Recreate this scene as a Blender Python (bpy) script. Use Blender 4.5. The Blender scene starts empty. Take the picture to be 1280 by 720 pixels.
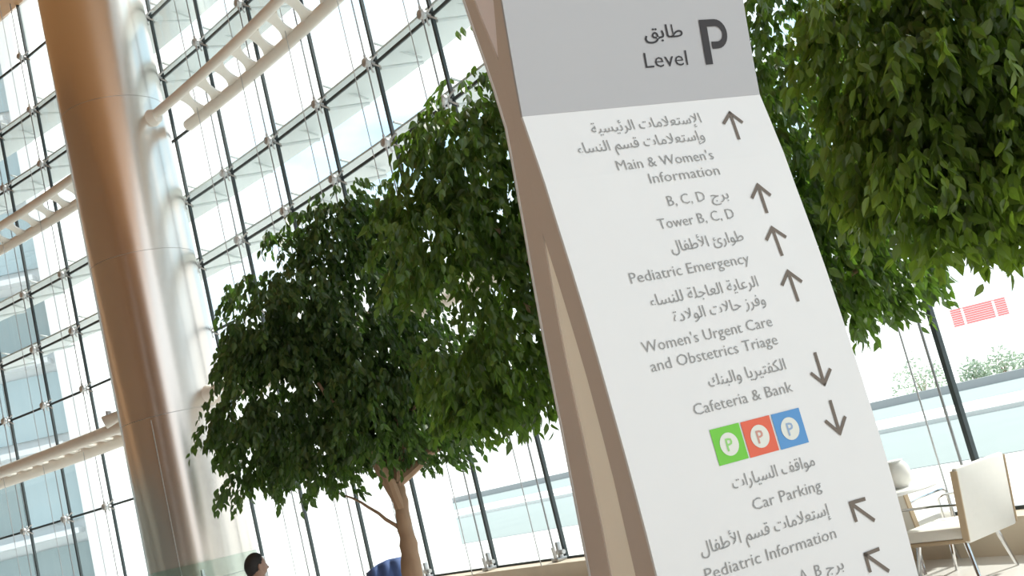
import bpy, bmesh, math, random
import numpy as np
from mathutils import Vector, Matrix
from mathutils import noise as noise_

# ------------------------------------------------------------------ camera
SC = bpy.context.scene
COL = SC.collection
FPX, PITCH, ROLL = 1417.85, 0.150683, 0.245263
EYE = Vector((0, 0, 1.6))
_F = Vector((0, math.cos(PITCH), math.sin(PITCH)))
_R = Vector((1, 0, 0))
_U = _R.cross(_F)
CR = math.cos(ROLL) * _R - math.sin(ROLL) * _U
CU = math.sin(ROLL) * _R + math.cos(ROLL) * _U
CF = _F
cd = bpy.data.cameras.new('camera')
cam = bpy.data.objects.new('camera', cd)
COL.objects.link(cam)
cam.matrix_world = Matrix(((CR.x, CU.x, -CF.x, 0), (CR.y, CU.y, -CF.y, 0), (CR.z, CU.z, -CF.z, 1.6), (0, 0, 0, 1)))
cd.sensor_width = 36.0
cd.lens = FPX / 1280 * 36
cd.clip_end = 600
SC.camera = cam

# ------------------------------------------------------------------ sky, sun, exposure
wd = bpy.data.worlds.new('sky'); SC.world = wd; wd.use_nodes = True
nt = wd.node_tree; nt.nodes.clear()
def nd(tree, kind, **kw):
    n = tree.nodes.new(kind)
    for k, v in kw.items(): setattr(n, k, v)
    return n
tc = nd(nt, 'ShaderNodeTexCoord'); sx = nd(nt, 'ShaderNodeSeparateXYZ')
rp = nd(nt, 'ShaderNodeValToRGB'); bg = nd(nt, 'ShaderNodeBackground'); wo = nd(nt, 'ShaderNodeOutputWorld')
nt.links.new(tc.outputs['Generated'], sx.inputs[0]); nt.links.new(sx.outputs['Z'], rp.inputs[0])
rp.color_ramp.elements[0].position = 0.0; rp.color_ramp.elements[0].color = (1.0, 1.0, 1.0, 1)
rp.color_ramp.elements[1].position = 0.28; rp.color_ramp.elements[1].color = (0.55, 0.80, 0.98, 1)
cn = nd(nt, 'ShaderNodeTexNoise'); cn.inputs['Scale'].default_value = 2.6; cn.inputs['Detail'].default_value = 6
cmap = nd(nt, 'ShaderNodeMapping'); cmap.inputs['Scale'].default_value = (1, 1, 2.2); cmap.inputs['Location'].default_value = (3.1, 0.4, 1.0)
nt.links.new(tc.outputs['Generated'], cmap.inputs[0]); nt.links.new(cmap.outputs[0], cn.inputs['Vector'])
cr = nd(nt, 'ShaderNodeValToRGB'); cr.color_ramp.elements[0].position = 0.42; cr.color_ramp.elements[1].position = 0.54
nt.links.new(cn.outputs['Fac'], cr.inputs[0])
cm = nd(nt, 'ShaderNodeMix', data_type='RGBA'); cm.inputs[7].default_value = (1, 1, 1, 1)
nt.links.new(cr.outputs[0], cm.inputs[0]); nt.links.new(rp.outputs[0], cm.inputs[6])
nt.links.new(cm.outputs[2], bg.inputs[0]); nt.links.new(bg.outputs[0], wo.inputs[0])
bg.inputs[1].default_value = 1.6
sl = bpy.data.lights.new('sun', 'SUN'); sun = bpy.data.objects.new('sun', sl); COL.objects.link(sun)
sl.energy = 6.0; sl.angle = math.radians(3); sl.color = (1.0, 0.95, 0.86)
sdir = Vector((0.62, 0.35, 0.70)).normalized()          # towards the sun: high, outside the glass on the right
sun.rotation_euler = sdir.to_track_quat('Z', 'Y').to_euler()
sun.location = (20, 10, 30)
SC.view_settings.view_transform = 'Standard'
SC.view_settings.look = 'None'
SC.view_settings.gamma = 1.0
SC.view_settings.exposure = 0.0
try: SC.view_settings.use_curve_mapping = False
except Exception: pass
SC.cycles.max_bounces = 10; SC.cycles.transparent_max_bounces = 24
SC.cycles.diffuse_bounces = 5; SC.cycles.use_denoising = True
SC.cycles.sample_clamp_indirect = 6.0

# ------------------------------------------------------------------ helpers
def ray(x, y):
    d = CR * ((x - 640) / FPX) + CU * ((360 - y) / FPX) + CF
    return d / d.y
def at(x, y, depth):
    """the point seen at a photograph pixel, at a distance (m) straight ahead"""
    return EYE + ray(x, y) * depth
def onz(x, y, z):
    d = ray(x, y)
    return EYE + d * ((z - 1.6) / d.z)

MATS = {}
def mat(name, col, rough=0.5, metal=0.0, noise=0.0, nscale=8.0, bump=0.0, emis=None, spec=0.5, trans=None, stretch=(1, 1, 1)):
    if name in MATS: return MATS[name]
    m = bpy.data.materials.new(name); m.use_nodes = True
    t = m.node_tree; b = t.nodes['Principled BSDF']
    b.inputs['Base Color'].default_value = (*col, 1); b.inputs['Roughness'].default_value = rough
    b.inputs['Metallic'].default_value = metal
    b.inputs['Specular IOR Level'].default_value = spec
    if noise or bump:
        co = nd(t, 'ShaderNodeTexCoord'); mp = nd(t, 'ShaderNodeMapping'); mp.inputs['Scale'].default_value = stretch
        n = nd(t, 'ShaderNodeTexNoise'); n.inputs['Scale'].default_value = nscale; n.inputs['Detail'].default_value = 4
        t.links.new(co.outputs['Object'], mp.inputs[0]); t.links.new(mp.outputs[0], n.inputs['Vector'])
        if noise:
            mx = nd(t, 'ShaderNodeMix', data_type='RGBA')
            mx.inputs[6].default_value = (*[c * (1 - noise) for c in col], 1)
            mx.inputs[7].default_value = (*[min(1, c * (1 + noise)) for c in col], 1)
            t.links.new(n.outputs['Fac'], mx.inputs[0]); t.links.new(mx.outputs[2], b.inputs['Base Color'])
        if bump:
            bp = nd(t, 'ShaderNodeBump'); bp.inputs['Strength'].default_value = bump; bp.inputs['Distance'].default_value = 0.01
            t.links.new(n.outputs['Fac'], bp.inputs['Height']); t.links.new(bp.outputs[0], b.inputs['Normal'])
    MATS[name] = m
    return m
def glass_mat(name, tint, refl=0.08, rough=0.02):
    m = bpy.data.materials.new(name); m.use_nodes = True; t = m.node_tree
    t.nodes.remove(t.nodes['Principled BSDF']); out = t.nodes['Material Output']
    tr = nd(t, 'ShaderNodeBsdfTransparent'); tr.inputs[0].default_value = (*tint, 1)
    gl = nd(t, 'ShaderNodeBsdfGlossy'); gl.inputs['Roughness'].default_value = rough; gl.inputs[0].default_value = (1, 1, 1, 1)
    lw = nd(t, 'ShaderNodeLayerWeight'); lw.inputs['Blend'].default_value = 0.12
    mx = nd(t, 'ShaderNodeMixShader')
    ma = nd(t, 'ShaderNodeMath', operation='MULTIPLY'); ma.inputs[1].default_value = 0.6
    t.links.new(lw.outputs['Fresnel'], ma.inputs[0]); t.links.new(ma.outputs[0], mx.inputs[0])
    t.links.new(tr.outputs[0], mx.inputs[1]); t.links.new(gl.outputs[0], mx.inputs[2]); t.links.new(mx.outputs[0], out.inputs[0])
    return m
def leaf_mat(name, c1, c2, tcol, tr=0.35):
    m = bpy.data.materials.new(name); m.use_nodes = True; t = m.node_tree
    t.nodes.remove(t.nodes['Principled BSDF']); out = t.nodes['Material Output']
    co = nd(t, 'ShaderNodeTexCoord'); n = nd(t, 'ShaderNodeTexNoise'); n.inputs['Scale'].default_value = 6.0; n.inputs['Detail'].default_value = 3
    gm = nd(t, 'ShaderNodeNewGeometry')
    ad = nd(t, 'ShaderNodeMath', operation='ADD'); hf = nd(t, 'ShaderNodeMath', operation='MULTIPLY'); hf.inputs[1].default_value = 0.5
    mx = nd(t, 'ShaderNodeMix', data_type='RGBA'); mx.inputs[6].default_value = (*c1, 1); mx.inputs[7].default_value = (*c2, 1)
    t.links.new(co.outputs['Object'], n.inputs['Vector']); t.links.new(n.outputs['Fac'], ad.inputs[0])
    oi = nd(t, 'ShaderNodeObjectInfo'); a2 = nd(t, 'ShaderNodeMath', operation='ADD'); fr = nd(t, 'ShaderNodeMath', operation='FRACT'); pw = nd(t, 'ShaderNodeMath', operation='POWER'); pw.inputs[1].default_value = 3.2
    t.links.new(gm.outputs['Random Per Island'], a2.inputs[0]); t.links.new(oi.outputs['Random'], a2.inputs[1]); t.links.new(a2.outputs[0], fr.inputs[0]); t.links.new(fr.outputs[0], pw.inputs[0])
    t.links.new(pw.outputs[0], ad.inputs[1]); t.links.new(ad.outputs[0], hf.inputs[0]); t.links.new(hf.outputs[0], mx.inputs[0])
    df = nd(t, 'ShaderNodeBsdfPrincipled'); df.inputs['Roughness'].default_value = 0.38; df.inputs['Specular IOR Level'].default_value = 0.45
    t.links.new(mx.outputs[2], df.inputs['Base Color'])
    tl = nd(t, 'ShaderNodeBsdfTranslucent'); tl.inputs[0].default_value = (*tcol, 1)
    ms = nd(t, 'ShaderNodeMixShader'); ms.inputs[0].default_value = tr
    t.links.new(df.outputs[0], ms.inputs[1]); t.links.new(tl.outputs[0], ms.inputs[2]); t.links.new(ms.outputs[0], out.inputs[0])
    return m

def link_mesh(name, me, m=None, parent=None, loc=None, rotz=None):
    o = bpy.data.objects.new(name, me); COL.objects.link(o)
    if m is not None and not me.materials:
        for k in (m if isinstance(m, (list, tuple)) else [m]): me.materials.append(k)
    if parent is not None: o.parent = parent
    if loc is not None: o.location = loc
    if rotz is not None: o.rotation_euler = (0, 0, rotz)
    return o
def obj(name, bm, m, parent=None, loc=None, rotz=None, smooth=False, keep=None):
    if keep is None: bmesh.ops.recalc_face_normals(bm, faces=bm.faces)
    me = bpy.data.meshes.new(name); bm.to_mesh(me); bm.free()
    if smooth:
        for p in me.polygons: p.use_smooth = True
        me.set_sharp_from_angle(angle=math.radians(42))
    return link_mesh(name, me, m, parent, loc, rotz)
def pydata(name, v, f, m, parent=None, smooth=False):
    me = bpy.data.meshes.new(name); me.from_pydata([tuple(p) for p in v], [], f); me.update()
    if smooth:
        for p in me.polygons: p.use_smooth = True
    return link_mesh(name, me, m, parent)
def tag(o, label=None, cat=None, group=None, kind=None):
    if label: o['label'] = label
    if cat: o['category'] = cat
    if group: o['group'] = group
    if kind: o['kind'] = kind
    return o
def thing(name, label, cat, loc=(0, 0, 0), rotz=0, group=None):
    o = bpy.data.objects.new(name, None); COL.objects.link(o); o.location = loc; o.rotation_euler = (0, 0, rotz)
    o.empty_display_size = 0.2
    return tag(o, label, cat, group)
def struct(o, label=None):
    o['kind'] = 'structure'
    if label: o['label'] = label
    return o
def box(bm, c, s, M=None, bev=0.0):
    r = bmesh.ops.create_cube(bm, size=1.0); vs = r['verts']
    for v in vs: v.co = Vector((v.co.x * s[0], v.co.y * s[1], v.co.z * s[2])) + Vector(c)
    if bev:
        es = list({e for v in vs for e in v.link_edges})
        vs = list({v for f in bmesh.ops.bevel(bm, geom=es, offset=bev, segments=2, affect='EDGES', profile=0.5)['faces'] for v in f.verts} | {v for v in vs if v.is_valid})
    if M is not None:
        for v in vs: v.co = M @ v.co
    return vs
def tube(bm, pts, rad, n=8, caps=True):
    pts = [Vector(p) for p in pts]; rings = []
    rads = rad if isinstance(rad, (list, tuple)) else [rad] * len(pts)
    ref = Vector((0, 0, 1))
    for i, p in enumerate(pts):
        d = (pts[min(i + 1, len(pts) - 1)] - pts[max(i - 1, 0)]).normalized()
        rr = ref if abs(d.dot(ref)) < 0.95 else Vector((1, 0, 0))
        a = d.cross(rr).normalized(); b = d.cross(a)
        if rings:
            # keep orientation continuous
            pa = prev - d * prev.dot(d)
            if pa.length > 1e-4: a = pa.normalized(); b = d.cross(a)
        prev = a
        rings.append([bm.verts.new(p + (a * math.cos(2 * math.pi * k / n) + b * math.sin(2 * math.pi * k / n)) * rads[i]) for k in range(n)])
    for r0, r1 in zip(rings, rings[1:]):
        for k in range(n): bm.faces.new((r0[k], r0[(k + 1) % n], r1[(k + 1) % n], r1[k]))
    if caps: bm.faces.new(rings[0][::-1]); bm.faces.new(rings[-1])
def lathe(bm, prof, n=32, c=(0, 0, 0), closed=False):
    rings = []
    for r, z in prof:
        rings.append([bm.verts.new((c[0] + r * math.cos(2 * math.pi * k / n), c[1] + r * math.sin(2 * math.pi * k / n), c[2] + z)) for k in range(n)])
    for r0, r1 in zip(rings, rings[1:]):
        for k in range(n): bm.faces.new((r0[k], r0[(k + 1) % n], r1[(k + 1) % n], r1[k]))
    if not closed: bm.faces.new(rings[0][::-1]); bm.faces.new(rings[-1])

# ------------------------------------------------------------------ materials
M_floor = mat('pale stone floor', (0.72, 0.71, 0.69), 0.25, noise=0.05, nscale=2)
M_wood = mat('warm wood', (0.25, 0.145, 0.075), 0.45, noise=0.35, nscale=3, stretch=(6, 6, 0.4))
M_woodc = mat('ceiling wood', (0.50, 0.27, 0.12), 0.5, noise=0.2, nscale=2)
M_glass = glass_mat('window glass', (0.955, 0.975, 0.97))
M_joint = mat('dark joint', (0.035, 0.05, 0.055), 0.5)
M_cable = mat('cable steel', (0.32, 0.33, 0.34), 0.4, 0.6)
M_steel = mat('polished steel', (0.50, 0.51, 0.52), 0.35, 0.7)
M_white = mat('white paint', (0.74, 0.70, 0.64), 0.4, noise=0.03)
M_shade = mat('sun shelf', (0.60, 0.64, 0.64), 0.6)
M_plinth = mat('tan stone', (0.62, 0.54, 0.43), 0.5, noise=0.1, nscale=5)

# ------------------------------------------------------------------ the curved glass wall geometry
CX, CY, CRAD = -37.0224, -13.8968, 46.7323
STEP = 0.0336903; TH0 = math.radians(53.36344)
def th(i): return TH0 - STEP * i
def rad(t): return Vector((math.cos(t), math.sin(t), 0))
def tan_(t): return Vector((math.sin(t), -math.cos(t), 0))      # towards the right of the picture
def arc(i, off=0.0, z=0.0): return Vector((CX, CY, z)) + rad(th(i)) * (CRAD + off)
RZ = lambda j: 1.6 + 1.25 * (2.9597 + j)                         # height of glazing row j
I0, I1 = -5, 15
ZTOP = RZ(7)

# ------------------------------------------------------------------ setting: floor, ceiling, walls
bm = bmesh.new()
inner = [arc(i, 0.05) for i in np.arange(I0, I1 + 0.01, 0.5)]
vs = [bm.verts.new((p.x, p.y, 0)) for p in inner] + [bm.verts.new((arc(I1).x, -14, 0)), bm.verts.new((-17, -14, 0)), bm.verts.new((-17, arc(I0).y, 0))]
bm.faces.new(vs)
r = bmesh.ops.extrude_face_region(bm, geom=list(bm.faces)); bmesh.ops.translate(bm, verts=[v for v in r['geom'] if isinstance(v, bmesh.types.BMVert)], vec=(0, 0, -0.1))
struct(obj('floor', bm, M_floor), 'pale polished floor of the lobby')
bm = bmesh.new()
vs = [bm.verts.new((p.x, p.y, ZTOP)) for p in inner] + [bm.verts.new((arc(I1).x, -14, ZTOP)), bm.verts.new((-17, -14, ZTOP)), bm.verts.new((-17, arc(I0).y, ZTOP))]
bm.faces.new(vs)
r = bmesh.ops.extrude_face_region(bm, geom=list(bm.faces)); bmesh.ops.translate(bm, verts=[v for v in r['geom'] if isinstance(v, bmesh.types.BMVert)], vec=(0, 0, 0.3))
struct(obj('ceiling', bm, M_woodc), 'warm wooden ceiling high above the glass wall')
# wood panelled walls (their warm colour shows in the column's reflection)
def panel_wall(name, p0, p1, z0, z1, npan, label):
    root = thing(name, label, None); root['kind'] = 'structure'
    p0 = Vector(p0); p1 = Vector(p1); d = (p1 - p0); L = d.length; d.normalize(); nrm = Vector((-d.y, d.x, 0))
    bmb = bmesh.new()
    a = math.atan2(d.y, d.x)
    Mx = Matrix.Translation((p0 + p1) / 2) @ Matrix.Rotation(a, 4, 'Z')
    box(bmb, (0, 0, (z0 + z1) / 2), (L, 0.2, z1 - z0), Mx); obj('backing', bmb, M_joint, root)
    me = None
    nz = 4
    w_ = L / npan; h_ = (z1 - z0) / nz
    bmb = bmesh.new(); box(bmb, (0, 0, 0), (w_ - 0.03, 0.04, h_ - 0.03)); bmb.normal_update()
    me = bpy.data.meshes.new('wood_panel'); bmb.to_mesh(me); bmb.free(); me.materials.append(M_wood)
    me2_ = me.copy(); me2_.materials.clear(); me2_.materials.append(mat('added grey stone', (0.16, 0.17, 0.155), 0.4, noise=.15))  # unseen grey lowest row, added to darken the column's reflection low down
    for i in range(npan):
        for j in range(nz):
            for s in (1,):
                o = link_mesh('added_stone_panel' if j == 0 else 'wood_panel', me2_ if j == 0 else me, None, root); q = p0 + d * w_ * (i + .5) + nrm * 0.125 * s
                o.location = (q.x, q.y, z0 + h_ * (j + .5)); o.rotation_euler = (0, 0, a)
    return root
panel_wall('wall_left', (-16.6, 27.3, 0), (-16.6, -13.5, 0), 0, ZTOP, 20, 'wood panelled wall on the far left of the lobby')
panel_wall('wall_back', (-16, -13.6, 0), (-1, -13.6, 0), 0, ZTOP, 8, 'wood panelled wall behind the viewer')

# ------------------------------------------------------------------ window_1 : point fixed curved glass wall
win = struct(thing('window_1', 'curved point-fixed glass wall of square panes with dark joints and steel nodes', None))
rows = [-4, -2, -1, 0, 1, 2, 3, 4, 5, 6]
W = 2 * CRAD * math.sin(STEP / 2)
def share(name, bm, m, smooth=False):
    bmesh.ops.recalc_face_normals(bm, faces=bm.faces)
    me = bpy.data.meshes.new(name); bm.to_mesh(me); bm.free(); me.materials.append(m)
    if smooth:
        for p in me.polygons: p.use_smooth = True
        me.set_sharp_from_angle(angle=math.radians(42))
    return me
def pane_mesh(h):
    b = bmesh.new(); box(b, (0, 0, 0), (W - 0.03, 0.016, h - 0.02)); return share('glass_pane', b, M_glass)
pm1 = pane_mesh(1.25); pm2 = pane_mesh(2.5); pm3 = pane_mesh(1.23)
b = bmesh.new(); box(b, (0, 0, 0), (W - 0.045, 0.03, 0.045)); hj = share('horizontal_joint', b, M_joint)
b = bmesh.new(); box(b, (0, 0, 0), (0.045, 0.05, ZTOP - RZ(-4) - 0.01)); vj = share('vertical_joint', b, M_joint)
b = bmesh.new(); tube(b, [(0, 0, 0), (0, 0, ZTOP - RZ(-4))], 0.012, 6); cb1 = share('tension_cable', b, M_cable, True)
b = bmesh.new(); tube(b, [(0, 0, 0), (0, 0, ZTOP - RZ(-4))], 0.0075, 6); cb2 = share('hanger_cable', b, M_steel, True)
# node fitting: local +y points outwards (to the glass)
b = bmesh.new()
lathe(b, [(0.03, -0.055), (0.062, -0.045), (0.078, -0.018), (0.078, 0.018), (0.062, 0.045), (0.03, 0.055)], 14)
for v in b.verts: v.co = Vector((v.co.x, v.co.z, v.co.y))
tube(b, [(0, 0.03, 0), (0, 0.16, 0)], 0.022, 8)
for s in (1, -1):
    for q in (1, -1):
        tube(b, [(0, 0.07, 0), (0.08 * s, 0.13, 0.08 * q), (0.10 * s, 0.165, 0.10 * q)], [0.016, 0.014, 0.02], 6)
tube(b, [(0, 0, -0.12), (0, 0, 0.12)], 0.02, 8)
nm = share('node_fitting', b, M_steel, True)
b = bmesh.new(); box(b, (0, 0, 0.02), (0.14, 0.16, 0.04), None, 0.008); box(b, (0, 0.03, 0.13), (0.05, 0.06, 0.2), None, 0.01); tube(b, [(-0.09, 0.03, 0.1), (0.09, 0.03, 0.1)], 0.03, 10)
tube(b, [(0, -0.05, 0.03), (0, -0.06, 0.18)], 0.025, 8)
bf = share('base_fitting', b, M_steel, True)
for i in range(I0, I1):
    tm = th(i + 0.5); rot = tm - math.pi / 2
    mid = (arc(i) + arc(i + 1)) / 2
    for a, c in zip(rows, rows[1:] + [None]):
        z0 = RZ(a); z1 = RZ(c) if c is not None else ZTOP
        me = pm3 if c is None else (pm2 if a == -4 else pm1)
        link_mesh('glass_pane', me, None, win, (mid.x, mid.y, (z0 + z1) / 2), rot)
        link_mesh('horizontal_joint', hj, None, win, (mid.x, mid.y, z0), rot)
for i in range(I0, I1 + 1):
    t = th(i); rot = t - math.pi / 2
    p = arc(i); link_mesh('vertical_joint', vj, None, win, (p.x, p.y, (RZ(-4) + ZTOP) / 2), rot)
    p = arc(i, -0.17); link_mesh('tension_cable', cb1, None, win, (p.x, p.y, RZ(-4)), rot)
    p = arc(i, -0.42); link_mesh('hanger_cable', cb2, None, win, (p.x, p.y, RZ(-4)), rot)
    p = arc(i, -0.12); link_mesh('base_fitting', bf, None, win, (p.x, p.y, RZ(-4)), rot)
    for j in rows[1:]:
        if j in (3, -1): continue
        p = arc(i, -0.17); link_mesh('node_fitting', nm, None, win, (p.x, p.y, RZ(j)), rot)
# exterior sun shelves
for j in (1, 2, 4, 5, 6):
    for i in range(I0, I1):
        pass
def arcprism(name, i0, i1, o0, o1, z0, z1, m, parent=None, n=None):
    n = n or int((i1 - i0) * 2); b = bmesh.new(); prev = None
    for k in range(n + 1):
        i = i0 + (i1 - i0) * k / n
        q = [b.verts.new(arc(i, o, z)) for o, z in ((o0, z0), (o1, z0), (o1, z1), (o0, z1))]
        if prev:
            for e in range(4): b.faces.new((prev[e], prev[(e + 1) % 4], q[(e + 1) % 4], q[e]))
        else: b.faces.new(q)
        prev = q
    b.faces.new(prev[::-1])
    return obj(name, b, m, parent)
b = bmesh.new()
tube(b, [(0, 0, -0.10), (0, 0.8, 0.02)], 0.03, 6); tube(b, [(0, 0, 0.3), (0, 0.8, 0.1)], 0.02, 6)
brm = share('shelf_bracket', b, M_shade)
for j in (1, 2, 4, 5):
    s = arcprism('sun_shelf', I0, I1, 0.12, 1.15, RZ(j) + 0.20, RZ(j) + 0.235, M_shade, win)
    for i in range(I0, I1 + 1):
        p = arc(i, 0.06); link_mesh('shelf_bracket', brm, None, win, (p.x, p.y, RZ(j) + .02), th(i) - math.pi / 2)
# plinth
tr = struct(arcprism('trim_1', I0, I1, -0.32, 0.12, 0.0, RZ(-4) - 0.005, M_plinth), 'tan stone plinth along the foot of the glass wall')

# ------------------------------------------------------------------ trusses
def truss(i0, i1, j, name_label, near=1.0, rn=0.085, left=0):
    z = RZ(j); root = thing('ladder_truss', name_label, 'truss', arc((i0 + i1) / 2, -0.6, z), 0, 'curved white ladder trusses')
    L = root.location.copy(); n = max(6, int((i1 - i0) * 2))
    P = lambda i, off, dz=0: arc(i, -off, z + dz) - L
    bm = bmesh.new(); tube(bm, [P(i0 + (i1 - i0) * k / n, near) for k in range(n + 1)], rn, 12); obj('near_chord', bm, M_white, root, smooth=True)
    bm = bmesh.new(); tube(bm, [P(i0 - 0.24 * left + (i1 - i0 + 0.24 * left) * k / n, 0.19, -.05) for k in range(n + 1)], rn * 1.25, 12); obj('far_chord', bm, M_white, root, smooth=True)
    di = 0.40; k = i0 + 0.55
    while k < i1 - 0.1:
        a = P(k, near - 0.03); c = P(k - 0.42, 0.22); d = (c - a); Ld = d.length; d.normalize(); s = d.cross(Vector((0, 0, 1))).normalized()
        bm = bmesh.new(); N = 8; top = []; bot = []
        ring = []
        for q in range(N + 1):
            t = q / N; wd_ = 0.075 + 0.075 * abs(2 * t - 1) ** 2.2
            ring.append([bm.verts.new(a + d * Ld * t + s * sg * wd_ + Vector((0, 0, zz))) for sg, zz in ((1, .02), (-1, .02), (-1, -.02), (1, -.02))])
        for r0, r1 in zip(ring, ring[1:]):
            for e in range(4): bm.faces.new((r0[e], r0[(e + 1) % 4], r1[(e + 1) % 4], r1[e]))
        bm.faces.new(ring[0][::-1]); bm.faces.new(ring[-1])
        obj('web_plate', bm, M_white, root, smooth=False)
        k += di
    return root
truss(3.76, 12.0, 3, 'curved white ladder truss running up right from the metal column', left=1)
truss(I0 + 0.2, 2.40, 3, 'upper white ladder truss on the left edge, ending at the metal column')
truss(I0 + 0.2, 2.34, -1, 'lower white truss on the left, level with the small spotlight', near=1.15, rn=0.12)
truss(3.78, 10.4, -1, 'white ladder truss mostly hidden behind the tree crowns', left=1)

# ------------------------------------------------------------------ metal column
cc = Vector((-6.2212, 19.5332, 0)); CRd = 0.90
M_col = mat('brushed column steel', (0.76, 0.70, 0.64), 0.24, 1.0)
colr = thing('round_column', 'tall round polished metal column reflecting brown wood and bright windows', 'column', cc)
bm = bmesh.new(); lathe(bm, [(CRd - 0.012, 0), (CRd - 0.012, ZTOP)], 48); obj('core', bm, M_steel, colr, smooth=True)
seams = [0.0, 1.0, 3.8, 6.6, 9.4, 12.2, ZTOP]
for z0, z1 in zip(seams, seams[1:]):
    bm = bmesh.new(); lathe(bm, [(CRd, z0 + .004), (CRd, z1 - .004)], 96)
    obj('metal_casing', bm, M_col, colr, smooth=True)
for j in (3, -1):
    z = RZ(j)
    for (i, nm_) in ((3.76, 'truss_bracket'), (2.38, 'truss_bracket')):
        p = arc(i, -1.0, z) - cc; q = Vector((p.x, p.y, 0)).normalized() * (CRd - 0.02); q.z = z - 0.05
        bm = bmesh.new(); tube(bm, [q, Vector((p.x, p.y, z - 0.05))], [0.17, 0.12], 12)
        obj(nm_, bm, M_white, colr, smooth=True)
# vertical seam strip on the column front
p = (ray(206, 645)); a = math.atan2(-cc.y, -cc.x)
va = a - 0.42
bm = bmesh.new(); box(bm, (math.cos(va) * (CRd + .002), math.sin(va) * (CRd + .002), 1.9), (0.012, 0.012, 3.7)); obj('seam_strip', bm, M_steel, colr)

# spotlight on the column's left side
sp = thing('spotlight', 'small white spotlight on an arm at the left side of the metal column', 'lamp', at(150, 519, 20.2))
bm = bmesh.new(); tube(bm, [(0.75, 0.1, 0.02), (0.3, 0, 0.02), (0.0, 0, 0.0)], 0.035, 8); obj('arm', bm, M_white, sp, smooth=True)
bm = bmesh.new(); tube(bm, [(-0.28, -0.05, -0.07), (-0.02, 0, 0.0)], [0.12, 0.09], 14); obj('lamp_head', bm, M_white, sp, smooth=True)
bm = bmesh.new(); tube(bm, [(-0.2, -0.03, -0.05), (-0.18, -0.03, 0.12)], [0.05, 0.05], 8); obj('knuckle', bm, M_steel, sp, smooth=True)

# ------------------------------------------------------------------ wayfinding sign pylon
TH = math.radians(62.8)
SW = Vector((math.sin(TH), math.cos(TH), 0)); SN = Vector((math.cos(TH), -math.sin(TH), 0))
PA = Vector((0.17216762, 3.6, 1.6)); WID = 0.992
Fp = [(0, .02), (.45, .06), (.9, .084), (1.15, .095), (1.3, .098), (1.45, .097), (1.6, .093), (1.72, .088), (1.85, .083), (2.0, .075), (2.15, .063), (2.3, .048), (2.45, .035), (2.57, .018), (2.69, .0), (2.81, .017), (2.93, .037), (3.06, .06), (3.4, .105), (3.8, .155)]
Bp = [(0, -.44), (.6, -.385), (1.18, -.328), (1.33, -.312), (1.49, -.291), (1.66, -.268), (1.83, -.250), (1.93, -.238), (2.03, -.226), (2.14, -.210), (2.26, -.191), (2.36, -.174), (2.46, -.160), (2.58, -.141), (2.70, -.125), (2.85, -.139), (2.96, -.155), (3.07, -.174), (3.2, -.192), (3.8, -.27)]
L1 = [(0, -.31), (.6, -.25), (1.18, -.196), (1.34, -.175), (1.48, -.163), (1.65, -.147), (1.81, -.137), (1.9, -.129), (2.0, -.116), (2.12, -.099), (2.23, -.082), (2.31, -.068)]
L2 = [(0, -.10), (.6, -.06), (1.18, -.036), (1.34, -.027), (1.48, -.019), (1.65, -.019), (1.81, -.022), (1.9, -.028), (2.0, -.036), (2.12, -.047), (2.23, -.059), (2.31, -.068)]
U2 = [(2.915, -.069), (3.02, -.028), (3.10, .0), (3.4, .045), (3.8, .095)]
U1 = [(2.915, -.069), (2.99, -.085), (3.075, -.109), (3.17, -.129), (3.4, -.155), (3.8, -.205)]
def itp(pr, z): return float(np.interp(z, [p[0] for p in pr], [p[1] for p in pr]))
def SP(u, d, z): return Vector((PA.x, PA.y, 0)) + SW * u + SN * d + Vector((0, 0, z))
base = SP(WID / 2, -.2, 0)
pyl = thing('sign_pylon', 'tall white hospital direction sign with grey header, brown pinched sides and arrows', 'sign', base)
def slab(name, zs, fa, fb, u0, u1, m, smooth=False):
    b = bmesh.new(); prev = None
    for z in zs:
        q = [b.verts.new(SP(u, d, z) - base) for u, d in ((u0, fa(z)), (u1, fa(z)), (u1, fb(z)), (u0, fb(z)))]
        if prev:
            for e in range(4): b.faces.new((prev[e], prev[(e + 1) % 4], q[(e + 1) % 4], q[e]))
        else: b.faces.new(q)
        prev = q
    b.faces.new(prev[::-1])
    return obj(name, b, m, pyl, smooth=smooth)
M_brown = mat('brown metal sign side', (0.50, 0.43, 0.37), 0.45, 0.0, noise=0.03)
M_beige = mat('beige sign core', (0.93, 0.89, 0.77), 0.5, noise=0.02)
M_upper = mat('pale sign core', (0.78, 0.72, 0.72), 0.5)
M_face = mat('white sign face', (0.64, 0.65, 0.645), 0.4, noise=0.01)
M_head = mat('grey sign header', (0.355, 0.36, 0.37), 0.5)
zl = [0, .3, .6, .9, 1.18, 1.34, 1.48, 1.65, 1.81, 1.9, 2.0, 2.12, 2.23, 2.31]
zmid = [2.31, 2.45, 2.57, 2.69, 2.8, 2.915]; zu = [2.915, 2.95, 3.02, 3.10, 3.2, 3.4, 3.8]
zall = sorted(set(zl + zmid + zu + [z for z, _ in Fp] + [z for z, _ in Bp]))
def infront(z): return itp(L2, z) if z < 2.31 else (itp(U2, z) if z > 2.915 else -.0685)
def inback(z): return itp(L1, z) if z < 2.31 else (itp(U1, z) if z > 2.915 else -.0685)
slab('front_shell', zall, lambda z: itp(Fp, z) - .012, lambda z: infront(z), 0, WID, M_brown)
slab('back_shell', zall, lambda z: inback(z) - .0005, lambda z: itp(Bp, z), 0, WID, M_brown)
slab('lower_core', zl[:-1] + [2.30], lambda z: itp(L2, z) - .001, lambda z: itp(L1, z) + .001, .004, WID - .004, M_beige)
slab('upper_core', [2.93] + zu[1:], lambda z: itp(U2, z) - .001, lambda z: itp(U1, z) + .001, .004, WID - .004, M_upper)
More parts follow.
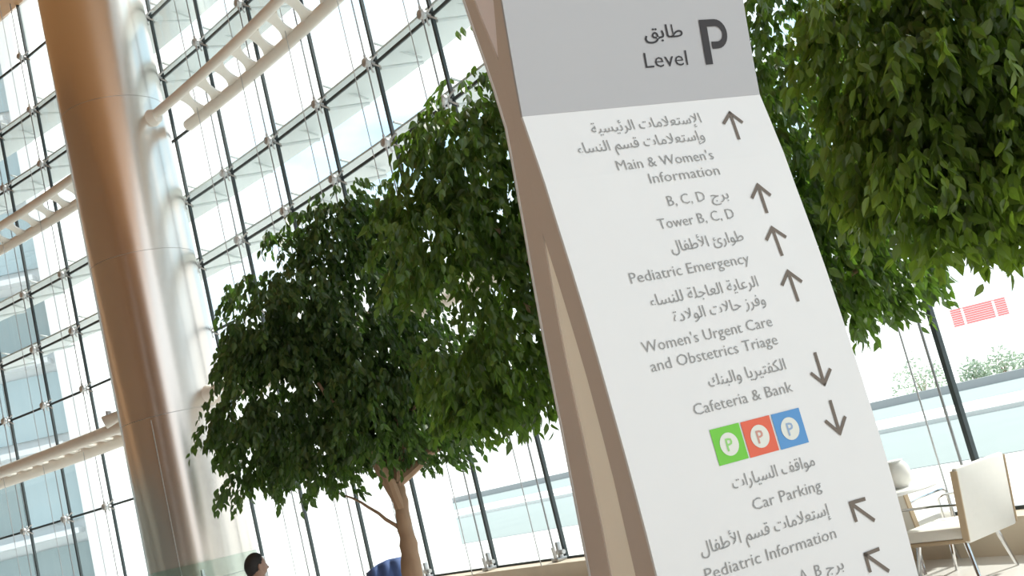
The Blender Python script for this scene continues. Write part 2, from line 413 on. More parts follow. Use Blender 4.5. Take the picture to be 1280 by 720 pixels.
o = slab('face_panel', [z for z, _ in Fp if z <= 2.69], lambda z: itp(Fp, z), lambda z: itp(Fp, z) - .0115, -.003, WID + .003, M_face)
o['label'] = 'white lower face panel with lettering'
o = slab('header_panel', [2.6905] + [z for z, _ in Fp if z > 2.69], lambda z: itp(Fp, z), lambda z: itp(Fp, z) - .0115, -.003, WID + .003, M_head)
o['label'] = 'grey header panel with level letter'
slab('back_panel', zall, lambda z: itp(Bp, z) - .0005, lambda z: itp(Bp, z) - .012, -.003, WID + .003, M_face)
def uz(x, y):
    d = ray(x, y); z = 2.0
    for _ in range(12):
        t = ((Vector((PA.x, PA.y, 1.6)) - EYE).dot(SN) + itp(Fp, z)) / d.dot(SN)
        q = EYE + d * t; z = q.z
    return (q - PA).dot(SW), q.z
M_txt = mat('grey lettering', (0.25, 0.255, 0.25), 0.6)
M_dark = mat('dark header lettering', (0.022, 0.020, 0.022), 0.7)
M_arrow = mat('bronze grey arrows', (0.125, 0.10, 0.078), 0.6)
# Arabic shaping: isolated, final, initial, medial
AR = {'ا': (0xFE8D, 0xFE8E), 'إ': (0xFE87, 0xFE88), 'أ': (0xFE83, 0xFE84), 'ب': (0xFE8F, 0xFE90, 0xFE91, 0xFE92), 'ة': (0xFE93, 0xFE94),
      'ت': (0xFE95, 0xFE96, 0xFE97, 0xFE98), 'ج': (0xFE9D, 0xFE9E, 0xFE9F, 0xFEA0), 'ح': (0xFEA1, 0xFEA2, 0xFEA3, 0xFEA4), 'د': (0xFEA9, 0xFEAA),
      'ر': (0xFEAD, 0xFEAE), 'ز': (0xFEAF, 0xFEB0), 'س': (0xFEB1, 0xFEB2, 0xFEB3, 0xFEB4), 'ط': (0xFEC1, 0xFEC2, 0xFEC3, 0xFEC4),
      'ع': (0xFEC9, 0xFECA, 0xFECB, 0xFECC), 'ف': (0xFED1, 0xFED2, 0xFED3, 0xFED4), 'ق': (0xFED5, 0xFED6, 0xFED7, 0xFED8),
      'ك': (0xFED9, 0xFEDA, 0xFEDB, 0xFEDC), 'ل': (0xFEDD, 0xFEDE, 0xFEDF, 0xFEE0), 'م': (0xFEE1, 0xFEE2, 0xFEE3, 0xFEE4),
      'ن': (0xFEE5, 0xFEE6, 0xFEE7, 0xFEE8), 'و': (0xFEED, 0xFEEE), 'ي': (0xFEF1, 0xFEF2, 0xFEF3, 0xFEF4), 'ى': (0xFEEF, 0xFEF0),
      'ئ': (0xFE89, 0xFE8A, 0xFE8B, 0xFE8C), 'ء': (0xFE80,)}
LA = {'ا': (0xFEFB, 0xFEFC), 'أ': (0xFEF7, 0xFEF8), 'إ': (0xFEF9, 0xFEFA)}
def shape_ar(s):
    out = []; i = 0; prevjoin = False
    while i < len(s):
        ch = s[i]
        if ch not in AR: out.append(ch); prevjoin = False; i += 1; continue
        if ch == 'ل' and i + 1 < len(s) and s[i + 1] in LA:
            out.append(chr(LA[s[i + 1]][1 if prevjoin else 0])); prevjoin = False; i += 2; continue
        f = AR[ch]; nxt = i + 1 < len(s) and s[i + 1] in AR and len(AR[s[i + 1]]) > 1
        canj = len(f) == 4
        if canj and nxt: out.append(chr(f[3 if prevjoin else 2])); prevjoin = True
        else: out.append(chr(f[1 if (prevjoin and len(f) > 1) else 0])); prevjoin = False
        i += 1
    return ''.join(reversed(out))
def text_mesh(s, weight=0.0):
    c = bpy.data.curves.new('lettering', 'FONT'); c.body = s; c.size = 1.0; c.resolution_u = 2; c.offset = weight
    o = bpy.data.objects.new('lettering', c); COL.objects.link(o); bpy.context.view_layer.update()
    me = bpy.data.meshes.new_from_object(o.evaluated_get(bpy.context.evaluated_depsgraph_get()))
    bpy.data.objects.remove(o)
    return me
def place_text(s, pl, pr, cap, m=None, arabic=False, weight=0.0, lift=.0025, parts='lettering', zoff=0.0):
    """pl, pr: the photograph pixels of the left and right end of the baseline; cap: cap height in m"""
    u0, z0 = uz(*pl); u1, z1 = uz(*pr)
    me = text_mesh(shape_ar(s) if arabic else s, weight if weight else (0.0 if arabic else -0.006))
    v = np.array([w.co for w in me.vertices]); xmin, xmax = v[:, 0].min(), v[:, 0].max()
    kx = (u1 - u0) / (xmax - xmin); ky = cap / (0.72)
    if arabic: ky = cap / 0.70
    zb = (z0 + z1) / 2 + zoff
    print('TEXT', s[:14], 'w', round(u1 - u0, 3), 'dz', round(z1 - z0, 4), 'kx', round(kx, 4), 'ky', round(ky, 4))
    for w in me.vertices:
        u = u0 + (w.co.x - xmin) * kx; z = zb + w.co.y * ky
        w.co = SP(u, itp(Fp, z) + lift, z) - base
    # make faces look outwards
    me.update()
    if len(me.polygons) and sum((p.normal.dot(SN) * p.area for p in me.polygons)) < 0: me.flip_normals()
    me.materials.clear(); me.materials.append(m or M_txt)
    # one mesh per word: group the glyph islands by the gaps between them
    bm = bmesh.new(); bm.from_mesh(me); bmesh.ops.remove_doubles(bm, verts=bm.verts, dist=1e-6); bm.faces.ensure_lookup_table(); bm.verts.index_update(); bm.faces.index_update(); seen = set(); isl = []
    for f in bm.faces:
        if f.index in seen: continue
        st = [f]; seen.add(f.index); comp = []
        while st:
            g = st.pop(); comp.append(g.index)
            for v in g.verts:
                for h in v.link_faces:
                    if h.index not in seen: seen.add(h.index); st.append(h)
        us = [(v.co + base - Vector((PA.x, PA.y, 0))).dot(SW) for i in comp for v in bm.faces[i].verts] if False else None
        isl.append(comp)
    bm.faces.ensure_lookup_table()
    def span(comp):
        us = [(v.co + base - PA).dot(SW) for i in comp for v in bm.faces[i].verts]; return min(us), max(us)
    items = sorted([(span(c), c) for c in isl], key=lambda t: t[0][0]); words = []; right = None
    for (a, b_), c in items:
        if right is not None and a - right < kx * .17: words[-1] += c; right = max(right, b_)
        else: words.append(list(c)); right = b_
    out = None
    for wds in words:
        nb = bmesh.new(); mp = {}
        for i in wds:
            vs_ = []
            for v in bm.faces[i].verts:
                if v.index not in mp: mp[v.index] = nb.verts.new(v.co)
                vs_.append(mp[v.index])
            nb.faces.new(vs_)
        out = obj(parts, nb, m or M_txt, pyl, keep=True)
    bm.free(); bpy.data.meshes.remove(me)
    return out
T = place_text
T('طابق', (806, 50), (853.5, 45), .036 * 1.25, M_dark, True, 0.008)
T('Level', (807, 86), (860, 81), .056, M_dark)
CAPE = .0385
T('الإستعلامات الرئيسية', (740.6, 167), (877.3, 153.5), .038, None, True)
T('وإستعلامات قسم النساء', (722.5, 191), (882, 176), .038, None, True)
T("Main & Women's", (772.5, 213), (893, 199.5), CAPE)
T('Information', (813, 229), (900.5, 219), CAPE)
T('B, C, D', (836, 257.5), (882.5, 251.5), CAPE)
T('برج', (889.5, 251), (911.5, 248), .034, None, True)
T('Tower B, C, D', (824, 286), (919, 273.5), CAPE)
T('طوارئ الأطفال', (839.7, 314.5), (930.5, 301.5), .038, None, True)
T('Pediatric Emergency', (788.5, 353.5), (938, 330), CAPE)
T('الرعاية العاجلة للنساء', (813.4, 382), (948.6, 359), .038, None, True)
T('وفرز حالات الولادة', (843, 402.5), (957.7, 381), .038, None, True)
T("Women's Urgent Care", (804, 441), (966.2, 408.5), CAPE)
T('and Obstetrics Triage', (814.5, 464.5), (973, 431), CAPE)
T('الكفتيريا والبنك', (886.7, 483.5), (983, 462), .038, None, True)
T('Cafeteria & Bank', (868.5, 519.5), (991.5, 489.5), CAPE)
T('مواقف السيارات', (916, 609.5), (1019.5, 583.5), .038, None, True)
T('Car Parking', (942, 637.5), (1027.5, 613.5), CAPE)
T('إستعلامات قسم الأطفال', (876.3, 692), (1038, 645.5), .038, None, True)
T('Pediatric Information', (882.5, 724.5), (1046, 674), CAPE)
T('A, B', (1000.5, 728), (1027.5, 719), CAPE)
T('برج', (1033.5, 718), (1055, 711), .034, None, True)
# level letter: a stencil P drawn as a polygon, photograph pixels -> panel
def poly_on_sign(name, pts_uz, m, lift=.003, thick=.002):
    b = bmesh.new(); f = b.faces.new([b.verts.new(SP(u, itp(Fp, z) + lift, z) - base) for u, z in pts_uz])
    b.normal_update()
    if f.normal.dot(SN) < 0: bmesh.ops.reverse_faces(b, faces=[f])
    bmesh.ops.triangulate(b, faces=list(b.faces))
    return obj(name, b, m, pyl, keep=True)
p0 = uz(881.5, 81.3); p1 = uz(873.4, 25.3); pw = uz(908.8, 45)
H = p1[1] - p0[1]; x0 = (p0[0] + p1[0]) / 2; Wd = pw[0] - x0; st = Wd * .27
stem = [(x0, p0[1]), (x0 + st, p0[1]), (x0 + st, p0[1] + H * .86), (x0 + st, p0[1] + H * .86)]
bowl = [(x0, p0[1]), (x0 + st, p0[1]), (x0 + st, p0[1] + H * .84)]
ncy = p0[1] + H * .67; Ro = H * .33; Ri = H * .19; cxl = x0 + Wd - Ro * .95
for k in range(0, 13):
    a = math.pi / 2 - math.pi * k / 12; bowl.append((cxl + Ri * .95 * math.cos(a), ncy + (H * .17) * math.sin(a)))
bowl += [(x0 + st * 1.28, ncy - H * .17), (x0 + st * 1.28, ncy - Ro)]
for k in range(12, -1, -1):
    a = math.pi / 2 - math.pi * k / 12; bowl.append((cxl + Ro * .95 * math.cos(a), ncy + Ro * math.sin(a)))
bowl.append((x0, p0[1] + H))
o = poly_on_sign('level_letter', bowl, M_dark); o['label'] = 'large dark stencil letter P'
# arrows
def arrow(tip, tail, b1, b2, sw=.0125):
    P = [Vector(uz(*q)) for q in (tip, tail, b1, b2)]
    b = bmesh.new()
    def strip(a, c, ext=0.0):
        d = (c - a).normalized(); n_ = Vector((-d.y, d.x)) * sw / 2; a = a - d * ext
        q = [(a + n_), (c + n_), (c - n_), (a - n_)]
        f = b.faces.new([b.verts.new(SP(v.x, itp(Fp, v.y) + .003, v.y) - base) for v in q]); b.normal_update()
        if f.normal.dot(SN) < 0: bmesh.ops.reverse_faces(b, faces=[f])
    strip(P[0], P[1]); strip(P[0], P[2], sw * .5); strip(P[0], P[3], sw * .5)
    obj('arrow', b, M_arrow, pyl, keep=True)
arrow((912, 141.5), (923.7, 174.7), (904, 155), (928, 153.5))
arrow((946.8, 231.5), (958.5, 266.5), (939.5, 248), (963, 244.5))
arrow((964.5, 285), (977.5, 320), (957.5, 300.5), (982.3, 296.8))
arrow((984.5, 339.5), (997.5, 377), (977, 357), (1002, 352.5))
arrow((1030, 480), (1018, 440.6), (1013, 466.5), (1037.5, 461))
arrow((1049.3, 541.5), (1037, 500.3), (1031, 526), (1056, 520.5))
arrow((1062.5, 629), (1092.8, 650.8), (1081, 623.5), (1070, 652.5))
arrow((1081, 693), (1110.8, 714), (1098.5, 686), (1087.5, 715.5))
# parking icons
def quad_uz(c): return [Vector(uz(*q)) for q in c]
ICON = [([(886.2, 537.4), (922.8, 528.7), (935.8, 572.8), (899.0, 582.5)], (0.13, 0.48, 0.03), 'green parking square', (0.25, 0.55, 0.15)),
        ([(924.6, 528.2), (961.3, 518.9), (973.3, 563.0), (937.9, 572.2)], (0.62, 0.10, 0.045), 'orange red parking square', (0.5, 0.25, 0.2)),
        ([(963.6, 518.4), (998.4, 509.6), (1010.3, 553.2), (975.4, 562.4)], (0.07, 0.24, 0.50), 'blue parking square', (0.25, 0.35, 0.5))]
M_ring = mat('white disc', (0.62, 0.64, 0.58), 0.5)
for c, colr_, lab, lc in ICON:
    q = quad_uz(c); u0 = (q[0].x + q[3].x) / 2; u1 = (q[1].x + q[2].x) / 2; zt = (q[0].y + q[1].y) / 2; zb = (q[2].y + q[3].y) / 2
    m = mat(lab, colr_, 0.5)
    o = poly_on_sign('parking_square', [(u0, zt), (u1, zt), (u1, zb), (u0, zb)], m, .002); o['label'] = lab
    cu, cz = (u0 + u1) / 2, (zt + zb) / 2; rr = (u1 - u0) * .31
    d_ = poly_on_sign('white_disc', [(cu + rr * math.cos(2 * math.pi * k / 28), cz + rr * 1.02 * math.sin(2 * math.pi * k / 28)) for k in range(28)], M_ring, .003)
    d_.parent = o; 
    me = text_mesh('P', 0.012); hh = rr * 1.15; k_ = hh / .72
    v = np.array([w.co for w in me.vertices]); xm = (v[:, 0].min() + v[:, 0].max()) / 2
    for w in me.vertices:
        z = cz - hh / 2 + w.co.y * k_; w.co = SP(cu + (w.co.x - xm) * k_, itp(Fp, z) + .004, z) - base
    me.update()
    if sum((p.normal.dot(SN) * p.area for p in me.polygons)) < 0: me.flip_normals()
    me.materials.clear(); me.materials.append(mat(lab + ' letter', lc, 0.5)); link_mesh('parking_letter', me, None, o)

# ------------------------------------------------------------------ weeping fig trees
rnd = random.Random(7)
def leaf_template(L=0.08, Wd=0.036):
    pts = [(0, 0, 0), (-.38, .22, .06), (-.5, .48, .05), (-.28, .78, 0), (0, 1.08, -.10), (.28, .78, 0), (.5, .48, .05), (.38, .22, .06), (0, .5, -.02)]
    v = np.array([(x * Wd, y * L, z * L) for x, y, z in pts])
    f = [(0, 8, 2, 1), (8, 4, 3, 2), (0, 7, 6, 8), (8, 6, 5, 4)]
    return v, f
def make_tree(label, depth, trunk_px, blobs, leafL, nclus, mats, big_n, seed, limbs, extra=(), leafm=None):
    r = random.Random(seed)
    # blobs: (px, py, radius m, ddepth, squash, weight)
    B = []
    for px, py, R, dd, sq in blobs:
        B.append((at(px, py, depth + dd), R, sq))
    foot = at(*trunk_px[0], depth); foot = Vector((foot.x, foot.y, 0.0))
    root = thing('weeping_fig', label, 'tree', foot)
    M_bark = MATS['bark']
    pts = [at(*p, depth) - foot for p in trunk_px[1:]]
    rads0 = limbs['r']
    bm = bmesh.new(); full = [Vector((0, 0, 0)), Vector((pts[0].x * .5, 0, max(.2, pts[0].z * .5)))] + pts
    n = len(full); rr = [rads0 * (1.25 - .75 * k / (n - 1)) for k in range(n)]
    # subdivide and wobble
    P2 = []; R2 = []
    for k in range(n - 1):
        for q in range(4):
            t = q / 4; P2.append(full[k].lerp(full[k + 1], t) + Vector((r.uniform(-1, 1), r.uniform(-1, 1), 0)) * rads0 * .13); R2.append((rr[k] * (1 - t) + rr[k + 1] * t) * r.uniform(.88, 1.14))
    P2.append(full[-1]); R2.append(rr[-1])
    tube(bm, P2, R2, 14); obj('trunk', bm, M_bark, root, smooth=True)
    top = full[-1]; mid = full[-2]
    for (px, py, dd, rad_, st_) in limbs['l']:
        e = at(px, py, depth + dd) - foot; s = top if st_ == 0 else (mid if st_ == 1 else full[-2].lerp(full[-3], st_ - 1))
        bm = bmesh.new(); P = []; RR = []
        for k in range(9):
            t = k / 8; q = s.lerp(e, t); q.z += math.sin(t * math.pi) * (e - s).length * .06 * limbs.get('sag', 1)
            q += Vector((r.uniform(-1, 1), r.uniform(-1, 1), r.uniform(-1, 1))) * .018 * (k > 0)
            P.append(q); RR.append(rad_ * (1.15 - .75 * t))
        tube(bm, P, RR, 8); obj('branch', bm, M_bark, root, smooth=True)
    # leaf positions
    v0, f0 = leaf_template(leafL, leafL * .56); nv = len(v0)
    mats_ = []; 
    tot = sum(b[1] ** 2 for b in B)
    allM = []
    for c, R, sq in B:
        nc = int(nclus * R * R / tot)
        for _ in range(nc):
            while True:
                d = Vector((r.uniform(-1, 1), r.uniform(-1, 1), r.uniform(-1, 1)))
                if .05 < d.length < 1: break
            d.normalize(); q = R * (r.random() ** .38) * r.uniform(.86, 1.06)
            p = c + Vector((d.x * q, d.y * q, d.z * q * sq))
            gap = noise_.noise(p * 2.6 + Vector((seed, 0, 0)))
            if gap < -.16 and r.random() < .8: continue
            p = p + d * (noise_.noise(p * 3.7 + Vector((0, seed, 5))) * .16)
            # twig: outward then drooping
            out = Vector((d.x, d.y, 0.25)).normalized(); nl = r.randint(6, 11); tl = leafL * r.uniform(2.0, 3.6)
            for k in range(nl):
                t = k / nl; a = p + out * tl * t * .6 + Vector((0, 0, -1)) * tl * t * t * .9
                side = Vector((r.uniform(-1, 1), r.uniform(-1, 1), r.uniform(-.2, .4))) * .6 + out * .4
                y = (Vector((0, 0, -1)) * r.uniform(.5, 1.3) + side * .8).normalized()
                nx = y.cross(Vector((r.uniform(-1, 1), r.uniform(-1, 1), r.uniform(-.3, 1)))).normalized(); nz = nx.cross(y)
                s = r.uniform(.65, 1.2)
                allM.append((a + Vector((r.uniform(-1, 1), r.uniform(-1, 1), r.uniform(-1, 1))) * leafL * .25, nx, y, nz, s))
    for (px, py, dd) in extra:
        a = at(px, py, depth + dd); y = Vector((.1, 0, -1)).normalized(); nx = Vector((.8, .3, 0)).normalized()
        allM.append((a, nx, y, nx.cross(y), 1.0))
    # the largest in view become parts
    def score(mm):
        q = mm[0] - EYE; dep = q.dot(CF); x = 640 + FPX * q.dot(CR) / dep; y = 360 - FPX * q.dot(CU) / dep
        inside = 0 < x < 1280 and 0 < y < 720
        return dep + (0 if inside else 100)
    order = sorted(range(len(allM)), key=lambda k: score(allM[k])); bigset = set(order[:big_n])
    lm = bpy.data.meshes.new('leaf'); lm.from_pydata([tuple(x) for x in v0], [], f0); lm.materials.append(leafm)
    V = []; Fc = []
    cnt = 0
    for k, (a, nx, y, nz, s) in enumerate(allM):
        if k in bigset:
            o = bpy.data.objects.new('leaf', lm); COL.objects.link(o); o.parent = root
            Mx = Matrix(((nx.x * s, y.x * s, nz.x * s, a.x - foot.x), (nx.y * s, y.y * s, nz.y * s, a.y - foot.y), (nx.z * s, y.z * s, nz.z * s, a.z), (0, 0, 0, 1)))
            o.matrix_local = Mx; continue
        A = np.array([nx, y, nz]) * s; V.append(v0 @ A + np.array(a - foot)); o4 = cnt * nv
        Fc.extend([tuple(o4 + i for i in f) for f in f0]); cnt += 1
    V = np.concatenate(V); me = bpy.data.meshes.new('foliage'); me.from_pydata(V.tolist(), [], Fc); me.update()
    fo = link_mesh('foliage', me, leafm, root); fo['kind'] = 'stuff'
    print('TREE', label[:20], len(allM))
    return root
mat('bark', (0.34, 0.22, 0.14), 0.75, noise=0.35, nscale=9, bump=0.6, stretch=(1, 1, .3))
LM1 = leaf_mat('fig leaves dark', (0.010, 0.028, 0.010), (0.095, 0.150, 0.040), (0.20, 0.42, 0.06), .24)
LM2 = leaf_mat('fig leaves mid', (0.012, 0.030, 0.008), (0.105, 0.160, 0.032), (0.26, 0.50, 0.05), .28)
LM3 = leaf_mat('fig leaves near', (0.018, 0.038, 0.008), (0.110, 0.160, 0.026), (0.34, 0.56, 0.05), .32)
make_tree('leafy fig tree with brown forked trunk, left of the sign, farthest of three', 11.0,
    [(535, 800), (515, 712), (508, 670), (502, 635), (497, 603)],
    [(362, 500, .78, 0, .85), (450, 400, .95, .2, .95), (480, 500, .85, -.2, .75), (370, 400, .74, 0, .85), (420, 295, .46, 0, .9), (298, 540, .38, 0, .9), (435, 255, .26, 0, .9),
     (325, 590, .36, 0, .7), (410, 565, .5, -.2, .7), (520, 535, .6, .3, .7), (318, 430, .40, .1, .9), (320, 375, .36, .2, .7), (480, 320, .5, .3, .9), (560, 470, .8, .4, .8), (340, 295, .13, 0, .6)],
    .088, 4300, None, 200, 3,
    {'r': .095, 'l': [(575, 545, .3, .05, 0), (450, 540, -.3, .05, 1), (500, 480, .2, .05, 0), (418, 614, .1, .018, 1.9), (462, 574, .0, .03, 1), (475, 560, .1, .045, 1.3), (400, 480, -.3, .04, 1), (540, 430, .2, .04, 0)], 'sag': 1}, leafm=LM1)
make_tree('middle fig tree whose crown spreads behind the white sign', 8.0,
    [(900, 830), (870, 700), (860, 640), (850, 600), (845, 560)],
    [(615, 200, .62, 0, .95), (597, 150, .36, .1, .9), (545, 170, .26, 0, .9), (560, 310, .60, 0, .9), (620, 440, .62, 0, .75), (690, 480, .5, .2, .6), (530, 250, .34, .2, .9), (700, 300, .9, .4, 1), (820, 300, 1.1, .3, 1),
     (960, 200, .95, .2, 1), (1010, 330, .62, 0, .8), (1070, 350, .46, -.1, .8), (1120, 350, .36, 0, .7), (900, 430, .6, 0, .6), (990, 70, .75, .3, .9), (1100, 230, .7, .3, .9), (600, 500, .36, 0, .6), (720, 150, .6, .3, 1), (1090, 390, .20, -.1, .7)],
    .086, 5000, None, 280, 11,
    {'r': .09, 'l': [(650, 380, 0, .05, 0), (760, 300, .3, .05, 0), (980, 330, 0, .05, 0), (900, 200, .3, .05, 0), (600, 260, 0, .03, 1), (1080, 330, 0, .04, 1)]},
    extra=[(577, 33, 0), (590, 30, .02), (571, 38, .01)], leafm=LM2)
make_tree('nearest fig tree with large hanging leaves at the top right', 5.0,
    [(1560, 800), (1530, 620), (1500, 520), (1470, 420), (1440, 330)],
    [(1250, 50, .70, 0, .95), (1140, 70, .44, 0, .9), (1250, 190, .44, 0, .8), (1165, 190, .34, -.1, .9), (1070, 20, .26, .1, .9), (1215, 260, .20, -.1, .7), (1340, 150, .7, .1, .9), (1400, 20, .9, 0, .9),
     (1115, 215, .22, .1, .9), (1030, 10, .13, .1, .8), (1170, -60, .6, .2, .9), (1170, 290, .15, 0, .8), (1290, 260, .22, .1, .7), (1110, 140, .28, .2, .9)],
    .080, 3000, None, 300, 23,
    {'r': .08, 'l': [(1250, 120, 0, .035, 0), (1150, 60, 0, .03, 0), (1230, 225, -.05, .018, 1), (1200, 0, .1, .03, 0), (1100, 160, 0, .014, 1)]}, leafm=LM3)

# ------------------------------------------------------------------ outside: ground, road, building, hoarding, shrubs
def prism_poly(name, pts, z0, z1, m):
    b = bmesh.new(); f = b.faces.new([b.verts.new((x, y, z0)) for x, y in pts])
    r = bmesh.ops.extrude_face_region(b, geom=[f]); bmesh.ops.translate(b, verts=[v for v in r['geom'] if isinstance(v, bmesh.types.BMVert)], vec=(0, 0, z1 - z0))
    return obj(name, b, m)
M_pave = mat('outside paving', (0.80, 0.80, 0.79), 0.8, noise=0.03, nscale=.4)
M_road = mat('pale road', (0.30, 0.35, 0.35), 0.8, noise=0.06, nscale=.5)
M_kerb = mat('grey kerb', (0.40, 0.41, 0.42), 0.8)
struct(prism_poly('ground', [(-220, -40), (240, -40), (240, 320), (-220, 320)], -0.4, -0.16, M_pave), 'blown-out pale paving outside the glass')
# bands of the street roughly along the direction of travel
def band(y0, y1, m, zt, label, name='road'):
    # lines in plan: from left far to right near
    d = Vector((0.62, -0.785, 0)).normalized(); nrm = Vector((d.y, -d.x, 0)) * -1
    c = Vector((0, 0, 0)); pts = []
    e = ray(562, 612); e2 = Vector((e.y, -e.x, 0))          # the street begins right of the far forecourt
    ts = lambda off: -(c + nrm * off).dot(e2) / d.dot(e2)
    for t, off in ((ts(y0), y0), (140, y0), (140, y1), (ts(y1), y1)):
        q = c + d * t + nrm * off; pts.append((q.x, q.y))
    return struct(prism_poly(name, pts, -0.2, zt, m), label)
band(17.5, 29, M_road, -0.15, 'pale grey green road outside', 'road')
band(29, 29.8, M_pave, -0.02, 'white kerb beyond the road', 'kerb')
band(31, 33.5, M_kerb, -0.11, 'grey grating strip beyond the road', 'grating_strip')
band(38, 50, M_road, -0.15, 'second pale carriageway', 'road')
band(50, 50.5, M_kerb, 0.25, 'thin grey roadside wall in the distance', 'roadside_wall')

# apartment-like wing on the left
M_bw = mat('pale building wall', (0.62, 0.66, 0.67), 0.7)
M_bg = mat('blue grey glazing', (0.40, 0.50, 0.53), 0.2, noise=0.15, nscale=.2)
M_bd = mat('darker glazing', (0.28, 0.35, 0.36), 0.2)
br = at(135, 640, 46.0); br.z = 0
bl = thing('office_building', 'pale blue-grey glass building wing beyond the left windows', 'building', (br.x - 9, br.y + 4, -0.16), 0)
bd_ = Vector((-0.86, -0.12, 0)).normalized()  # along facade, to the left
f0 = Vector((br.x, br.y, 0)) - bl.location
f0.z = 0
ang = math.atan2(-bd_.y, -bd_.x)
Mb = Matrix.Translation(f0) @ Matrix.Rotation(ang, 4, 'Z')
bm = bmesh.new(); box(bm, (-15, 5.2, 22), (30, 10, 44), Mb); obj('wall', bm, M_bw, bl)
bm = bmesh.new(); box(bm, (-.35, -.35, 22), (.7, 1.1, 44), Mb); obj('white_fin', bm, mat('white fin', (.85, .85, .84), .6), bl)
pw_ = 2.4; fh = 3.5
b = bmesh.new(); box(b, (0, 0, 0), (pw_ - .16, .12, 2.55)); wmesh = share('window', b, M_bg)
b = bmesh.new(); box(b, (0, 0, 0), (pw_ - .16, .12, 2.55)); wmesh2 = share('window', b, M_bd)
for fl in range(12):
    for k in range(12):
        me = wmesh2 if (fl == 0 or rnd.random() < .2) else wmesh
        p = Mb @ Vector((-1.9 - pw_ * k, 0.12, 1.7 + fh * fl)); link_mesh('window', me, None, bl, p, ang)
    bm = bmesh.new(); box(bm, (-15.6, -.15, 3.45 + fh * fl), (29, .7, .22), Mb); obj('floor_ledge', bm, mat('ledge', (.75, .77, .78), .6), bl)

# red hoarding
hp = [at(1187, 388, 68), at(1255, 371, 68)]
HL = (hp[1] - hp[0]).length; hd = (hp[1] - hp[0]); hd.z = 0; hang = math.atan2(hd.y, hd.x)
top = (hp[0].z + hp[1].z) / 2; Hh = 1.05
hb = thing('red_hoarding', 'red slatted hoarding with two white uprights beyond the road', 'hoarding', ((hp[0].x + hp[1].x) / 2, (hp[0].y + hp[1].y) / 2, -.16), hang)
M_red = mat('red slats', (0.76, 0.22, 0.22), 0.6); M_wht = mat('white uprights', (.85, .85, .85), .6)
for k in range(8):
    bm = bmesh.new(); box(bm, (0, 0, top + .16 - .07 - k * Hh / 8), (HL, .06, Hh / 8 - .02)); obj('slat', bm, M_red, hb)
for x in (-.30, .27):
    bm = bmesh.new(); box(bm, (HL * x, -.06, (top + .1) / 2), (.14, .08, top + .1)); obj('upright', bm, M_wht, hb)
# shrubs below it
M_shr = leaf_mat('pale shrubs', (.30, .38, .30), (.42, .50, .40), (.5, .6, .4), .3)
def shrub(px, py, dep, w, h, label):
    r = random.Random(px); p = at(px, py, dep); rt = thing('shrub', label, 'shrub', (p.x, p.y, -.16)); v0, f0 = leaf_template(.22, .12); V = []; Fc = []
    for k in range(420):
        a = r.uniform(0, 6.28); q = math.sqrt(r.random()); c = Vector((math.cos(a) * q * w, math.sin(a) * q * w * .6, r.random() * h * (1.05 - .5 * q)))
        y = Vector((r.uniform(-1, 1), r.uniform(-1, 1), r.uniform(-.3, 1))).normalized(); nx = y.orthogonal().normalized(); nz = nx.cross(y)
        V.append(v0 @ np.array([nx, y, nz]) + np.array(c)); Fc.extend([tuple(len(v0) * k + i for i in f) for f in f0])
    me = bpy.data.meshes.new('foliage'); me.from_pydata(np.concatenate(V).tolist(), [], Fc); f_ = link_mesh('foliage', me, M_shr, rt); f_['kind'] = 'stuff'
    bm = bmesh.new()
    for k in range(5):
        a = k * 1.26; tube(bm, [(0, 0, 0), (math.cos(a) * w * .3, math.sin(a) * w * .2, h * .6)], [.03, .012], 5)
    obj('stems', bm, MATS['bark'], rt)
shrub(1140, 440, 60, 1.5, 2.4, 'pale green shrub left of the red hoarding')
shrub(1203, 420, 60, .8, 1.5, 'faint shrub under the left end of the red hoarding')
shrub(1240, 412, 61, 1.0, 1.7, 'faint shrub under the middle of the red hoarding')
shrub(1279, 403, 57, .8, 1.3, 'faint shrub right of the red hoarding')

# ------------------------------------------------------------------ glass balustrade before the column
a0 = at(180, 715, 19.0); a1 = at(322, 687, 17.0)
bdv = Vector((a1.x - a0.x, a1.y - a0.y, 0)); bL = bdv.length; ba = math.atan2(bdv.y, bdv.x)
bal = thing('glass_balustrade', 'pale green glass balustrade at the foot of the metal column', 'balustrade', (a0.x, a0.y, 0), ba)
M_bglass = glass_mat('green balustrade glass', (0.87, 0.93, 0.91))
for k in range(2):
    bm = bmesh.new(); box(bm, (bL * (.25 + .5 * k), 0, .72), (bL / 2 - .03, .02, 1.2)); obj('glass_panel', bm, M_bglass, bal)
for k in range(3):
    bm = bmesh.new(); box(bm, (bL * .5 * k, .05, .6), (.04, .05, 1.2), None, .005); obj('post', bm, M_steel, bal)

